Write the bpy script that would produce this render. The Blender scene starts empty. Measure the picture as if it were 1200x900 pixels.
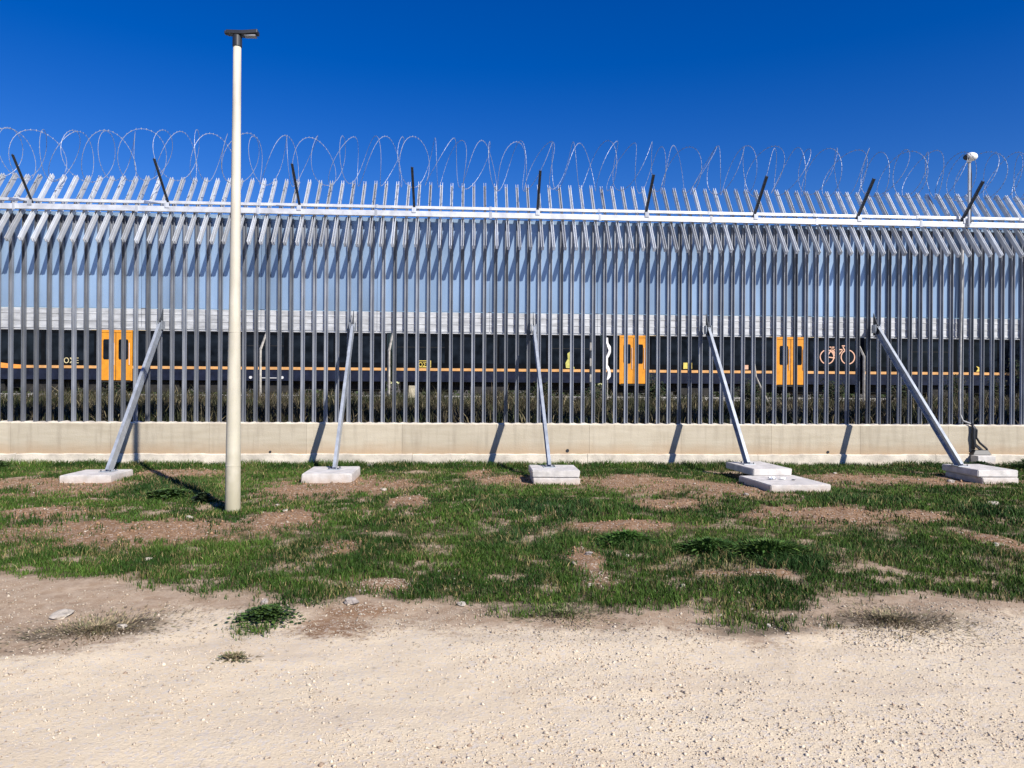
import bpy, bmesh, math, random
import numpy as np
from mathutils import Vector, Matrix
random.seed(7); rng = np.random.default_rng(11)
S = bpy.context.scene; C = S.collection
R_ = math.radians

# ------------------------------------------------------------------ camera
YAW = R_(3.3)
cd = bpy.data.cameras.new('camera'); cam = bpy.data.objects.new('camera', cd); C.objects.link(cam)
cd.sensor_width = 36; cd.lens = 36 * 866 / 1200; cd.clip_end = 6000; cd.clip_start = 0.05
cam.matrix_world = Matrix.Translation((0, -15.87, 1.73)) @ Matrix.Rotation(-YAW, 4, 'Z') @ Matrix.Rotation(R_(90), 4, 'X') @ Matrix.Rotation(0.0066, 4, 'Z')
S.camera = cam

# ------------------------------------------------------------------ sky and sun
to_sun = Vector((0.67, -1.0, 0.96)).normalized()
el = math.asin(to_sun.z); az = math.atan2(to_sun.x, to_sun.y)
W = bpy.data.worlds.new('World'); S.world = W; W.use_nodes = True
wn = W.node_tree.nodes; wl = W.node_tree.links; wn.clear()
sky = wn.new('ShaderNodeTexSky'); sky.sky_type = 'NISHITA'; sky.sun_disc = False
sky.sun_elevation = el; sky.sun_rotation = az; sky.altitude = 0; sky.air_density = 1.0; sky.dust_density = 0.05; sky.ozone_density = 4.0
hs = wn.new('ShaderNodeHueSaturation'); hs.inputs['Saturation'].default_value = 1.42; hs.inputs['Value'].default_value = 1.0; hs.inputs['Hue'].default_value = .523
bg = wn.new('ShaderNodeBackground'); bg.inputs['Strength'].default_value = 0.083
wo = wn.new('ShaderNodeOutputWorld')
wl.new(sky.outputs[0], hs.inputs['Color']); wl.new(hs.outputs[0], bg.inputs['Color']); wl.new(bg.outputs[0], wo.inputs['Surface'])
sd = bpy.data.lights.new('sun', 'SUN'); sd.energy = 5.0; sd.angle = R_(0.5); sd.color = (1.0, 0.94, 0.85)
so = bpy.data.objects.new('sun', sd); C.objects.link(so); so.rotation_euler = to_sun.to_track_quat('Z', 'Y').to_euler()
S.view_settings.view_transform = 'Standard'; S.view_settings.look = 'None'; S.view_settings.gamma = 1; S.view_settings.exposure = 0.50
S.view_settings.use_curve_mapping = False

# ------------------------------------------------------------------ helpers
def tag(o, label=None, cat=None, group=None, kind=None):
    if label: o['label'] = label
    if cat: o['category'] = cat
    if group: o['group'] = group
    if kind: o['kind'] = kind
    return o
def empty(name, loc=(0, 0, 0), label=None, cat=None, group=None):
    o = bpy.data.objects.new(name, None); C.objects.link(o); o.location = loc; o.empty_display_size = .2
    return tag(o, label, cat, group)
def link(name, me, parent=None, m=None):
    o = bpy.data.objects.new(name, me); C.objects.link(o)
    if m is not None and not me.materials: me.materials.append(m)
    if parent is not None: o.parent = parent
    return o
class MB:
    def __init__(s): s.v = []; s.f = []
    def raw(s, v, f):
        n = len(s.v); s.v += [tuple(p) for p in v]; s.f += [tuple(i + n for i in q) for q in f]; return s
    def box(s, x0, x1, y0, y1, z0, z1):
        return s.raw([(x, y, z) for z in (z0, z1) for x, y in ((x0, y0), (x1, y0), (x1, y1), (x0, y1))],
                     [(0, 3, 2, 1), (4, 5, 6, 7), (0, 1, 5, 4), (1, 2, 6, 5), (2, 3, 7, 6), (3, 0, 4, 7)])
    def prism(s, poly, z0, z1):      # poly in XY, counter-clockwise
        n = len(poly)
        return s.raw([(x, y, z0) for x, y in poly] + [(x, y, z1) for x, y in poly],
                     [tuple(range(n - 1, -1, -1)), tuple(range(n, 2 * n))] + [(i, (i + 1) % n, n + (i + 1) % n, n + i) for i in range(n)])
    def plate(s, poly, y0, y1):      # poly in XZ (counter-clockwise seen from -Y)
        n = len(poly)
        return s.raw([(x, y0, z) for x, z in poly] + [(x, y1, z) for x, z in poly],
                     [tuple(range(n)), tuple(range(2 * n - 1, n - 1, -1))] + [((i + 1) % n, i, n + i, n + (i + 1) % n) for i in range(n)])
    def tube(s, pts, r, sides=6, cap=True):
        pts = [Vector(p) for p in pts]; rs = r if isinstance(r, (list, tuple)) else [r] * len(pts)
        n0 = len(s.v); up = None
        for i, p in enumerate(pts):
            t = (pts[min(i + 1, len(pts) - 1)] - pts[max(i - 1, 0)]).normalized()
            if up is None: up = Vector((0, 0, 1)) if abs(t.z) < .9 else Vector((0, 1, 0))
            a = t.cross(up)
            if a.length < 1e-4: a = t.cross(Vector((1, 0, 0)))
            a.normalize(); b = a.cross(t); up = b
            for k in range(sides):
                w = 2 * math.pi * k / sides
                s.v.append(tuple(p + (a * math.cos(w) + b * math.sin(w)) * rs[i]))
        for i in range(len(pts) - 1):
            for k in range(sides):
                k2 = (k + 1) % sides; q = n0 + i * sides
                s.f.append((q + k, q + k2, q + sides + k2, q + sides + k))
        if cap:
            s.f.append(tuple(n0 + k for k in range(sides))); q = n0 + (len(pts) - 1) * sides
            s.f.append(tuple(q + k for k in range(sides - 1, -1, -1)))
        return s
    def mesh(s, name, m=None, bevel=0, smooth=False):
        me = bpy.data.meshes.new(name); me.from_pydata(s.v, [], s.f)
        bm = bmesh.new(); bm.from_mesh(me)
        if bevel:
            bmesh.ops.bevel(bm, geom=[e for e in bm.edges], offset=bevel, segments=2, affect='EDGES', profile=.5, clamp_overlap=True)
        bmesh.ops.recalc_face_normals(bm, faces=bm.faces); bm.to_mesh(me); bm.free()
        if smooth:
            for p in me.polygons: p.use_smooth = True
        if m is not None: me.materials.append(m)
        return me
    def obj(s, name, m, parent=None, bevel=0, smooth=False):
        return link(name, s.mesh(name, m, bevel, smooth), parent)
def box_obj(name, b, m, parent=None, bevel=0):
    return MB().box(*b).obj(name, m, parent, bevel)
def bulk(name, v, f, m, col=None, colname='tint'):   # numpy arrays, faces all the same size
    me = bpy.data.meshes.new(name); n = len(v); k = f.shape[1]
    me.vertices.add(n); me.vertices.foreach_set('co', v.astype(np.float32).ravel())
    me.loops.add(f.size); me.loops.foreach_set('vertex_index', f.astype(np.int32).ravel())
    me.polygons.add(len(f)); me.polygons.foreach_set('loop_start', np.arange(0, f.size, k, dtype=np.int32))
    me.update(calc_edges=True)
    if col is not None:
        a = me.attributes.new(colname, 'FLOAT_COLOR', 'POINT')
        c = np.ones((n, 4), np.float32); c[:, :3] = col; a.data.foreach_set('color', c.ravel())
    me.materials.append(m); return me

# ------------------------------------------------------------------ materials
def mat(name, col, rough=.6, metal=0., var=.15, scale=6., bump=.0, bscale=60., spec=.5, col2=None, detail=5, coord='Object', stretch=None):
    m = bpy.data.materials.new(name); m.use_nodes = True; nt = m.node_tree; n = nt.nodes; l = nt.links
    b = n['Principled BSDF']; b.inputs['Roughness'].default_value = rough; b.inputs['Metallic'].default_value = metal
    b.inputs['Specular IOR Level'].default_value = spec
    tc = n.new('ShaderNodeTexCoord'); src = tc.outputs[coord]
    if coord == 'World':
        pass
    if stretch:
        mp = n.new('ShaderNodeMapping'); mp.inputs['Scale'].default_value = stretch; l.new(src, mp.inputs['Vector']); src = mp.outputs[0]
    nz = n.new('ShaderNodeTexNoise'); nz.inputs['Scale'].default_value = scale; nz.inputs['Detail'].default_value = detail; l.new(src, nz.inputs['Vector'])
    cr = n.new('ShaderNodeMix'); cr.data_type = 'RGBA'
    c2 = col2 if col2 else tuple(c * (1 - 2 * var) for c in col); c1 = col if col2 else tuple(min(1, c * (1 + var)) for c in col)
    cr.inputs[6].default_value = (*c1, 1); cr.inputs[7].default_value = (*c2, 1)
    mr = n.new('ShaderNodeMapRange'); mr.inputs[1].default_value = .35; mr.inputs[2].default_value = .68; l.new(nz.outputs['Fac'], mr.inputs[0])
    l.new(mr.outputs[0], cr.inputs[0]); l.new(cr.outputs[2], b.inputs['Base Color'])
    if bump:
        nb = n.new('ShaderNodeTexNoise'); nb.inputs['Scale'].default_value = bscale; nb.inputs['Detail'].default_value = 6; l.new(src, nb.inputs['Vector'])
        bp = n.new('ShaderNodeBump'); bp.inputs['Strength'].default_value = bump; bp.inputs['Distance'].default_value = .02
        l.new(nb.outputs['Fac'], bp.inputs['Height']); l.new(bp.outputs[0], b.inputs['Normal'])
    return m
def mat_tint(name, rough=.6, trans=0., bump=0.):
    m = bpy.data.materials.new(name); m.use_nodes = True; n = m.node_tree.nodes; l = m.node_tree.links
    b = n['Principled BSDF']; b.inputs['Roughness'].default_value = rough; b.inputs['Specular IOR Level'].default_value = .12
    at = n.new('ShaderNodeAttribute'); at.attribute_name = 'tint'; l.new(at.outputs['Color'], b.inputs['Base Color'])
    return m
galv = mat('galvanised_steel', (.52, .55, .60), .38, .2, .12, 14, .05, 90, stretch=(1, 1, .25))
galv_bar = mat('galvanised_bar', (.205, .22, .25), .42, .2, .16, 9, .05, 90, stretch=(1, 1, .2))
galv_slant = mat('sun_brightened_steel', (.70, .73, .77), .36, .2, .10, 14, .05, 90, stretch=(1, 1, .25))  # tilted bars: base colour raised to carry the sun's reflection
galv_bright = mat('bright_galvanised_rail', (0.648, 0.666, 0.693), .38, .35, .12, 5)
sheet_m = mat('sky_tinted_zinc_sheet', (.245, .35, .50), .32, .30, .14, 1.2, .06, 3, stretch=(1, 1, .3))  # blue of the reflected sky is mixed into the zinc's base colour
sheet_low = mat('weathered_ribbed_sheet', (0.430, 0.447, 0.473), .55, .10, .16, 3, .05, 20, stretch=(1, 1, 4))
brace_m = mat('galvanised_brace', (0.430, 0.469, 0.516), .40, .45, .12, 7, .04, 60)
dark_steel = mat('dark_steel', (.07, .08, .095), .5, .5, .2, 8)
wire_m = mat('razor_tape', (.36, .39, .44), .55, .3, .1, 20)
pad_m = mat('pale_precast_concrete', (0.568, 0.542, 0.516), .85, 0, .10, 7, .35, 70)
pole_m = mat('cream_fibreglass', (0.550, 0.516, 0.430), .5, 0, .10, 5, .08, 30, stretch=(1, 1, .3))
def weather(m, z0, z1, col, amt):       # soil splash that creeps up from the foot
    n = m.node_tree.nodes; l = m.node_tree.links; b = n['Principled BSDF']; old = b.inputs['Base Color'].links[0].from_socket
    g = n.new('ShaderNodeNewGeometry'); sx = n.new('ShaderNodeSeparateXYZ'); l.new(g.outputs['Position'], sx.inputs[0])
    nz = n.new('ShaderNodeTexNoise'); nz.inputs['Scale'].default_value = 9; nz.inputs['Detail'].default_value = 6; l.new(g.outputs['Position'], nz.inputs['Vector'])
    a = n.new('ShaderNodeMath'); a.operation = 'MULTIPLY_ADD'; l.new(nz.outputs['Fac'], a.inputs[0]); a.inputs[1].default_value = -(z1 - z0) * 1.4; l.new(sx.outputs['Z'], a.inputs[2])
    r = n.new('ShaderNodeMapRange'); r.inputs[1].default_value = z0 - (z1 - z0) * .9; r.inputs[2].default_value = z1 - (z1 - z0) * .6; r.inputs[3].default_value = amt; r.inputs[4].default_value = 0; l.new(a.outputs[0], r.inputs[0])
    x = n.new('ShaderNodeMix'); x.data_type = 'RGBA'; l.new(r.outputs[0], x.inputs[0]); l.new(old, x.inputs[6]); x.inputs[7].default_value = (*col, 1); l.new(x.outputs[2], b.inputs['Base Color'])
weather(pole_m, .05, .75, (.30, .25, .16), .7)
weather(pole_m, .3, 3.4, (.40, .38, .26), .5)
weather(pad_m, .0, .12, (.40, .27, .18), .6)
def per_object(m, lo, hi):              # each bar left the zinc bath a little different
    n = m.node_tree.nodes; l = m.node_tree.links; b = n['Principled BSDF']; old = b.inputs['Base Color'].links[0].from_socket
    oi = n.new('ShaderNodeObjectInfo'); r = n.new('ShaderNodeMapRange'); r.inputs[3].default_value = lo; r.inputs[4].default_value = hi; l.new(oi.outputs['Random'], r.inputs[0])
    v = n.new('ShaderNodeVectorMath'); v.operation = 'SCALE'; l.new(old, v.inputs[0]); l.new(r.outputs[0], v.inputs['Scale']); l.new(v.outputs[0], b.inputs['Base Color'])
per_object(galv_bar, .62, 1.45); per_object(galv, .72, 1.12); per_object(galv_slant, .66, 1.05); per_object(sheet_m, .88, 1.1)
black_pl = mat('black_plastic', (.02, .022, .027), .45, 0, .1, 10)
white_pl = mat('white_housing', (.8, .8, .78), .35, 0, .05, 10)
grey_pipe = mat('grey_conduit', (.33, .33, .33), .6, 0, .15, 10)
rock_m = mat('pale_limestone', (.46, .41, .34), .9, 0, .18, 14, .6, 60)
rock_g = mat('grey_stone', (.33, .29, .26), .9, 0, .2, 14, .6, 60)
litter_m = mat('white_litter', (.80, .80, .78), .5, 0, .05, 10)

# concrete wall: boarded grain, drips and a rusty-brown splash line low down
def wall_material():
    m = bpy.data.materials.new('cast_concrete'); m.use_nodes = True; n = m.node_tree.nodes; l = m.node_tree.links
    b = n['Principled BSDF']; b.inputs['Roughness'].default_value = .9; b.inputs['Specular IOR Level'].default_value = .2
    g = n.new('ShaderNodeNewGeometry')
    mp = n.new('ShaderNodeMapping'); mp.inputs['Scale'].default_value = (1, 1, 7); l.new(g.outputs['Position'], mp.inputs['Vector'])
    n1 = n.new('ShaderNodeTexNoise'); n1.inputs['Scale'].default_value = 1.3; n1.inputs['Detail'].default_value = 8; n1.inputs['Roughness'].default_value = .65; l.new(mp.outputs[0], n1.inputs['Vector'])
    mp2 = n.new('ShaderNodeMapping'); mp2.inputs['Scale'].default_value = (5, 1, .6); l.new(g.outputs['Position'], mp2.inputs['Vector'])
    n2 = n.new('ShaderNodeTexNoise'); n2.inputs['Scale'].default_value = 1.7; n2.inputs['Detail'].default_value = 6; l.new(mp2.outputs[0], n2.inputs['Vector'])
    sx = n.new('ShaderNodeSeparateXYZ'); l.new(g.outputs['Position'], sx.inputs[0])
    n3 = n.new('ShaderNodeTexNoise'); n3.inputs['Scale'].default_value = 2.2; n3.inputs['Detail'].default_value = 5; l.new(g.outputs['Position'], n3.inputs['Vector'])
    ad = n.new('ShaderNodeMath'); ad.operation = 'MULTIPLY_ADD'; l.new(n3.outputs['Fac'], ad.inputs[0]); ad.inputs[1].default_value = .22; l.new(sx.outputs['Z'], ad.inputs[2])
    mr = n.new('ShaderNodeMapRange'); mr.inputs[1].default_value = .62; mr.inputs[2].default_value = .34; l.new(ad.outputs[0], mr.inputs[0])
    def mix(a, bb, f, fac=None):
        x = n.new('ShaderNodeMix'); x.data_type = 'RGBA'
        for s_, q in ((6, a), (7, bb)):
            if isinstance(q, tuple): x.inputs[s_].default_value = (*q, 1)
            else: l.new(q, x.inputs[s_])
        if fac is None: l.new(f, x.inputs[0])
        else:
            mm = n.new('ShaderNodeMath'); mm.operation = 'MULTIPLY'; l.new(f, mm.inputs[0]); mm.inputs[1].default_value = fac; l.new(mm.outputs[0], x.inputs[0])
        return x.outputs[2]
    r1 = n.new('ShaderNodeMapRange'); r1.inputs[1].default_value = .35; r1.inputs[2].default_value = .7; l.new(n1.outputs['Fac'], r1.inputs[0])
    r2 = n.new('ShaderNodeMapRange'); r2.inputs[1].default_value = .48; r2.inputs[2].default_value = .75; l.new(n2.outputs['Fac'], r2.inputs[0])
    c = mix((0.494, 0.443, 0.348), (0.421, 0.370, 0.280), r1.outputs[0])
    c = mix(c, (0.288, 0.248, 0.192), r2.outputs[0], .5)
    c = mix(c, (.40, .27, .16), mr.outputs[0], .7)
    oi = n.new('ShaderNodeObjectInfo'); rr = n.new('ShaderNodeMapRange'); rr.inputs[3].default_value = .90; rr.inputs[4].default_value = 1.06; l.new(oi.outputs['Random'], rr.inputs[0])
    vm = n.new('ShaderNodeVectorMath'); vm.operation = 'SCALE'; l.new(c, vm.inputs[0]); l.new(rr.outputs[0], vm.inputs['Scale'])
    l.new(vm.outputs[0], b.inputs['Base Color'])
    nb = n.new('ShaderNodeTexNoise'); nb.inputs['Scale'].default_value = 40; nb.inputs['Detail'].default_value = 6; l.new(g.outputs['Position'], nb.inputs['Vector'])
    bp = n.new('ShaderNodeBump'); bp.inputs['Strength'].default_value = .4; bp.inputs['Distance'].default_value = .01; l.new(nb.outputs['Fac'], bp.inputs['Height']); l.new(bp.outputs[0], b.inputs['Normal'])
    return m
wall_m = wall_material()
foot_m = mat('pale_footing_concrete', (0.568, 0.516, 0.430), .9, 0, .14, 4, .4, 50)

# ------------------------------------------------------------------ ground (world-space masks)
def vnoise(x, y, f, seed):
    x = x * f + seed * 17.3; y = y * f + seed * 9.1
    xi = np.floor(x).astype(np.int64); yi = np.floor(y).astype(np.int64); u = x - xi; v = y - yi
    u = u * u * (3 - 2 * u); v = v * v * (3 - 2 * v)
    def h(a, b):
        q = (a * 374761393 + b * 668265263 + seed * 2246822519) & 0xffffffff
        q = ((q ^ (q >> 13)) * 1274126177) & 0xffffffff
        return ((q ^ (q >> 16)) & 0xffff) / 65535.
    return (h(xi, yi) * (1 - u) + h(xi + 1, yi) * u) * (1 - v) + (h(xi, yi + 1) * (1 - u) + h(xi + 1, yi + 1) * u) * v
def fbm(x, y, f, seed, o=4):
    s = 0; a = .5; t = 0
    for i in range(o): s = s + a * vnoise(x, y, f * 2 ** i, seed + i); t += a; a *= .5
    return s / t
SOIL = [(2.9, -3.0, 1.5, .75), (-8.3, -3.2, 1.6, .9), (-6.41, -3.46, 1.07, 1.47), (-7.5, -3.04, 0.69, 1.05), (-5.16, -1.64, 1.09, 1.18), (-2.04, -3.34, 1.55, 1.33), (-2.72, -4.04, 0.79, 1.09), (0.61, -2.76, 0.76, 1.14), (3.11, -3.1, 1.66, 1.2), (4.28, -4.03, 0.85, 1.13), (6.99, -2.73, 1.44, 0.94), (8.44, -2.99, 1.11, 0.8), (-3.94, -7.16, 1.52, 0.98), (-5.43, -5.88, 0.65, 0.58), (-2.31, -6.49, 0.63, 0.92), (1.15, -8.71, 0.22, 0.95), (-0.72, -9.46, 0.33, 0.32), (4.76, -6.37, 1.26, 0.8), (6.0, -6.36, 0.58, 0.56), (5.9, -8.04, 0.27, 0.93), (3.0, -5.2, 0.76, 0.61), (-0.85, -5.13, 0.37, 0.61), (2.03, -6.98, 0.94, 0.48), (0.17, -1.58, 0.42, 0.82), (-1.34, -7.93, 0.27, 0.33), (2.6, -9.2, 0.48, 0.15), (9.3, -2.7, 1.2, .7), (-9.5, -3.6, 1.2, .8), (12, -4.5, 1.6, .7)]
GREEN = [(4.4, -8.5, 1.1, .9), (3.3, -9.3, 1.0, .5), (-1.57, -10.27, 0.22, 0.40), (-1.49, -11.05, 0.12, 0.10), (-4.83, -3.5, 0.81, 1.5), (0.46, -10.27, 0.46, 0.16), (2.2, -10.55, 0.51, 0.17), (-1.36, -9.81, 0.41, 0.29), (-5.31, -6.5, 0.41, 0.28), (-3.87, -6.53, 0.31, 0.34)]
STAIN = [(-2.68, -10.51, 0.59, 0.15), (-2.94, -10.62, 0.26, 0.10), (-2.41, -10.32, 0.31, 0.14), (3.16, -10.46, 0.78, 0.26), (0.6, -10.16, 0.67, 0.16), (2.09, -10.68, 0.36, 0.14)]
RED = [(-0.96, -10.40, 0.41, 0.38), (-0.84, -10.11, 0.39, 0.22)]
TALL = [(3.03, -8.56, 0.61, 0.79), (1.75, -7.96, 0.55, 0.76), (0.66, -7.73, 0.76, 0.7), (4.04, -8.46, 0.8, 0.53), (0.15, -3.79, 0.55, 1.16), (-4.73, -3.7, 0.67, 1.34), (1.05, -5.85, 1.4, 0.81), (5.8, -5.16, 1.03, 1.09), (7.09, -5.94, 0.73, 0.95)]
EDGE = [(-30, -9.0), (-4.77, -9.2), (-4.02, -9.28), (-3.24, -9.41), (-2.57, -9.49), (-2.06, -9.66), (-1.5, -9.82), (-1.01, -9.91), (-0.33, -10.0), (0.08, -10.15), (0.66, -10.3), (1.17, -10.36), (1.64, -10.29), (1.98, -10.55), (2.45, -10.5), (3.08, -10.12), (3.8, -10.1), (4.54, -10.08), (5.25, -10.11), (40, -10.3)]
EX = np.array([e[0] for e in EDGE]); EY = np.array([e[1] for e in EDGE])
def ell(x, y, L, soft=.45):
    r = np.zeros_like(x); w = .42 * (fbm(x, y, 2.6, 5, 4) - .5) * 2
    for cx, cy, rx, ry in L:
        d = np.sqrt(((x - cx) / rx) ** 2 + ((y - cy) / ry) ** 2) + w
        r = np.maximum(r, np.clip((1.12 - d) / soft, 0, 1))
    return r
def grass_mask(x, y):
    e = np.interp(x, EX, EY) + .30 * (fbm(x, y, 2.4, 31, 4) - .5) * 2
    band = np.clip((y - e) / .3, 0, 1) * (y < -.16)
    n = fbm(x, y, .9, 3, 4); f = fbm(x, y, 4.5, 13, 3)
    g = band * (1 - ell(x, y, SOIL, .6) * 1.0) * np.clip((n - .19) / .12, .12, 1) * np.clip((f - .22) / .25, .2, 1)
    g = np.maximum(g, .30 * band * (f > .58) * np.clip((fbm(x, y, 9, 19, 2) - .45) * 5, 0, 1))
    g = np.maximum(g, ell(x, y, GREEN, .7) * .75 * np.clip((f - .35) / .2, 0, 1))
    g = np.maximum(g, np.clip(1 - np.abs(y + .75) / .75, 0, 1) ** .5 * (y < -.16) * np.clip((n - .22) / .15, 0, 1))
    return g
def height(x, y):
    h = .05 * (fbm(x, y, .55, 41, 3) - .5) * 2 + .022 * (fbm(x, y, 3.1, 47, 3) - .5) * 2
    h = h * np.clip((-y - .1) / .5, .2, 1) * np.clip((y + 13.5) / 3.5, .35, 1)
    so = ell(x, y, SOIL, .9); h = h + .03 * so + so * .035 * (fbm(x, y, 8, 57, 2) - .5) - .02 * np.clip((np.interp(x, EX, EY) - y) / .5, 0, 1)
    for px, py in ((-6.45, -2.6), (-2.42, -2.4), (1.5, -2.7), (5.3, -2.9), (9.3, -2.8)):
        k = np.exp(-(((x - px) / .8) ** 2 + ((y - py) / .9) ** 2)); h = h * (1 - k)
    return h
def ground_material():
    m = bpy.data.materials.new('grass_soil_and_gravel'); m.use_nodes = True; n = m.node_tree.nodes; l = m.node_tree.links
    b = n['Principled BSDF']; b.inputs['Roughness'].default_value = .95; b.inputs['Specular IOR Level'].default_value = .1
    g = n.new('ShaderNodeNewGeometry'); P = g.outputs['Position']
    at = n.new('ShaderNodeAttribute'); at.attribute_name = 'mask'; sp = n.new('ShaderNodeSeparateColor'); l.new(at.outputs['Color'], sp.inputs[0])
    def noise(s, d=5, r=.6):
        q = n.new('ShaderNodeTexNoise'); q.inputs['Scale'].default_value = s; q.inputs['Detail'].default_value = d; q.inputs['Roughness'].default_value = r; l.new(P, q.inputs['Vector']); return q.outputs['Fac']
    def rng_(v, a, bb, c=0., d=1.):
        q = n.new('ShaderNodeMapRange'); q.inputs[1].default_value = a; q.inputs[2].default_value = bb; q.inputs[3].default_value = c; q.inputs[4].default_value = d; l.new(v, q.inputs[0]); return q.outputs[0]
    def mix(a, bb, f):
        x = n.new('ShaderNodeMix'); x.data_type = 'RGBA'
        for s_, q in ((6, a), (7, bb)):
            if isinstance(q, tuple): x.inputs[s_].default_value = (*q, 1)
            else: l.new(q, x.inputs[s_])
        l.new(f, x.inputs[0]); return x.outputs[2]
    big = noise(.8, 4); mid = noise(9, 6, .7); fine = noise(70, 4, .7)
    vo = n.new('ShaderNodeTexVoronoi'); vo.inputs['Scale'].default_value = 55; l.new(P, vo.inputs['Vector'])
    vs = n.new('ShaderNodeSeparateColor'); l.new(vo.outputs['Color'], vs.inputs[0])
    track = mix((0.705, 0.599, 0.435), (0.640, 0.529, 0.377), rng_(big, .35, .65))
    track = mix(track, (0.607, 0.541, 0.459), rng_(vs.outputs[0], .72, .95))
    track = mix(track, (0.459, 0.374, 0.281), rng_(fine, .60, .80))
    track = mix(track, (0.476, 0.391, 0.297), rng_(mid, .60, .85))
    soil = mix((0.215, 0.129, 0.073), (0.310, 0.202, 0.125), rng_(mid, .4, .65))
    soil = mix(soil, (.13, .075, .045), rng_(fine, .55, .75))
    soil = mix(soil, (.48, .40, .33), rng_(vs.outputs[1], .86, .96))
    under = mix((.045, .048, .02), (.11, .085, .045), rng_(mid, .42, .62))
    dirt = mix((0.317, 0.229, 0.154), (0.414, 0.321, 0.233), rng_(mid, .38, .6))
    rag = noise(16, 6, .75)
    def ragged(v, amp, gain):
        a1 = n.new('ShaderNodeMath'); a1.operation = 'SUBTRACT'; l.new(rag, a1.inputs[0]); a1.inputs[1].default_value = .5
        a2 = n.new('ShaderNodeMath'); a2.operation = 'MULTIPLY_ADD'; l.new(a1.outputs[0], a2.inputs[0]); a2.inputs[1].default_value = amp; l.new(v, a2.inputs[2])
        return rng_(a2.outputs[0], .5 - .5 / gain, .5 + .5 / gain)
    mp = n.new('ShaderNodeMapping'); mp.inputs['Scale'].default_value = (.25, 2.6, 1); l.new(P, mp.inputs['Vector'])
    rut = n.new('ShaderNodeTexNoise'); rut.inputs['Scale'].default_value = 1.4; rut.inputs['Detail'].default_value = 5; l.new(mp.outputs[0], rut.inputs['Vector'])
    track = mix(track, (.50, .41, .31), rng_(rut.outputs['Fac'], .50, .72, 0, .45))
    c = mix(dirt, track, ragged(sp.outputs[2], 2.2, 2.2))
    c = mix(c, soil, ragged(sp.outputs[1], 1.8, 2.2))
    c = mix(c, under, ragged(sp.outputs[0], 1.2, 1.3))
    grit = noise(28, 5, .8)
    c = mix(c, (.20, .15, .105), rng_(grit, .64, .82, 0, .45))
    at2 = n.new('ShaderNodeAttribute'); at2.attribute_name = 'stain'
    sp2 = n.new('ShaderNodeSeparateColor'); l.new(at2.outputs['Color'], sp2.inputs[0])
    c = mix(c, (.17, .135, .095), ragged(sp2.outputs[0], 2.4, 1.6))
    l.new(c, b.inputs['Base Color'])
    bp = n.new('ShaderNodeBump'); bp.inputs['Strength'].default_value = .7; bp.inputs['Distance'].default_value = .014
    ad = n.new('ShaderNodeMath'); ad.operation = 'ADD'; l.new(fine, ad.inputs[0]); l.new(mid, ad.inputs[1]); l.new(ad.outputs[0], bp.inputs['Height']); l.new(bp.outputs[0], b.inputs['Normal'])
    return m
def axis(dense0, dense1, step, ends):
    a = list(np.arange(dense0, dense1, step)); lo = [e for e in ends if e < dense0]; hi = [e for e in ends if e > dense1 + step * .5]
    return np.array(lo + a + [dense1] + hi)
def ground_masks(X, Y):
    gm = grass_mask(X, Y)
    e = np.interp(X, EX, EY) + .3 * (fbm(X, Y, 1.5, 61, 3) - .5) * 2
    tr = np.clip((e - .12 - Y) / .45, 0, 1)
    left = np.clip((-1.9 - X) / .8, 0, 1); tr = tr * (1 - left) + left * np.clip((-10.75 + .2 * (fbm(X, Y, 1.7, 66, 3) - .5) * 2 - Y) / .3, 0, 1)
    so_ = np.clip(ell(X, Y, SOIL) * 1.0 + .25, 0, 1) * np.clip((Y - np.interp(X, EX, EY)) / .4, 0, 1)
    so_ = np.maximum(so_, ell(X, Y, RED, .8) * .75)
    return gm, so_, tr
def build_ground():
    xs = axis(-11, 13, .05, [-2500, -600, -150, -60, -35, -26, -20, -17, -15, -14, -13, -12.4, -11.8, -11.4, 13.5, 14.2, 15, 16, 18, 21, 26, 34, 60, 150, 600, 2500])
    ys = axis(-13.4, -.09, .045, [-2500, -500, -120, -50, -30, -22, -18, -16, -15, -14.4, -13.9])
    X, Y = np.meshgrid(xs, ys); nx, ny = len(xs), len(ys); x = X.ravel(); y = Y.ravel()
    z = height(x, y)
    z = z * (np.abs(x) < 60)
    gm, so_, tr = ground_masks(x, y)
    far = (np.abs(x) > 40)
    i = np.arange(ny - 1)[:, None] * nx + np.arange(nx - 1)[None, :]; i = i.ravel()
    f = np.stack([i, i + 1, i + nx + 1, i + nx], 1)
    me = bulk('ground', np.stack([x, y, z], 1), f, ground_material(), np.stack([gm * .9, so_, tr], 1), 'mask')
    a = me.attributes.new('stain', 'FLOAT_COLOR', 'POINT'); c = np.ones((len(x), 4), np.float32); c[:, 0] = ell(x, y, STAIN, .9) * 1.0; a.data.foreach_set('color', c.ravel())
    me.polygons.foreach_set('use_smooth', np.ones(len(me.polygons), bool))
    tag(link('ground', me), kind='structure')
build_ground()

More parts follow.
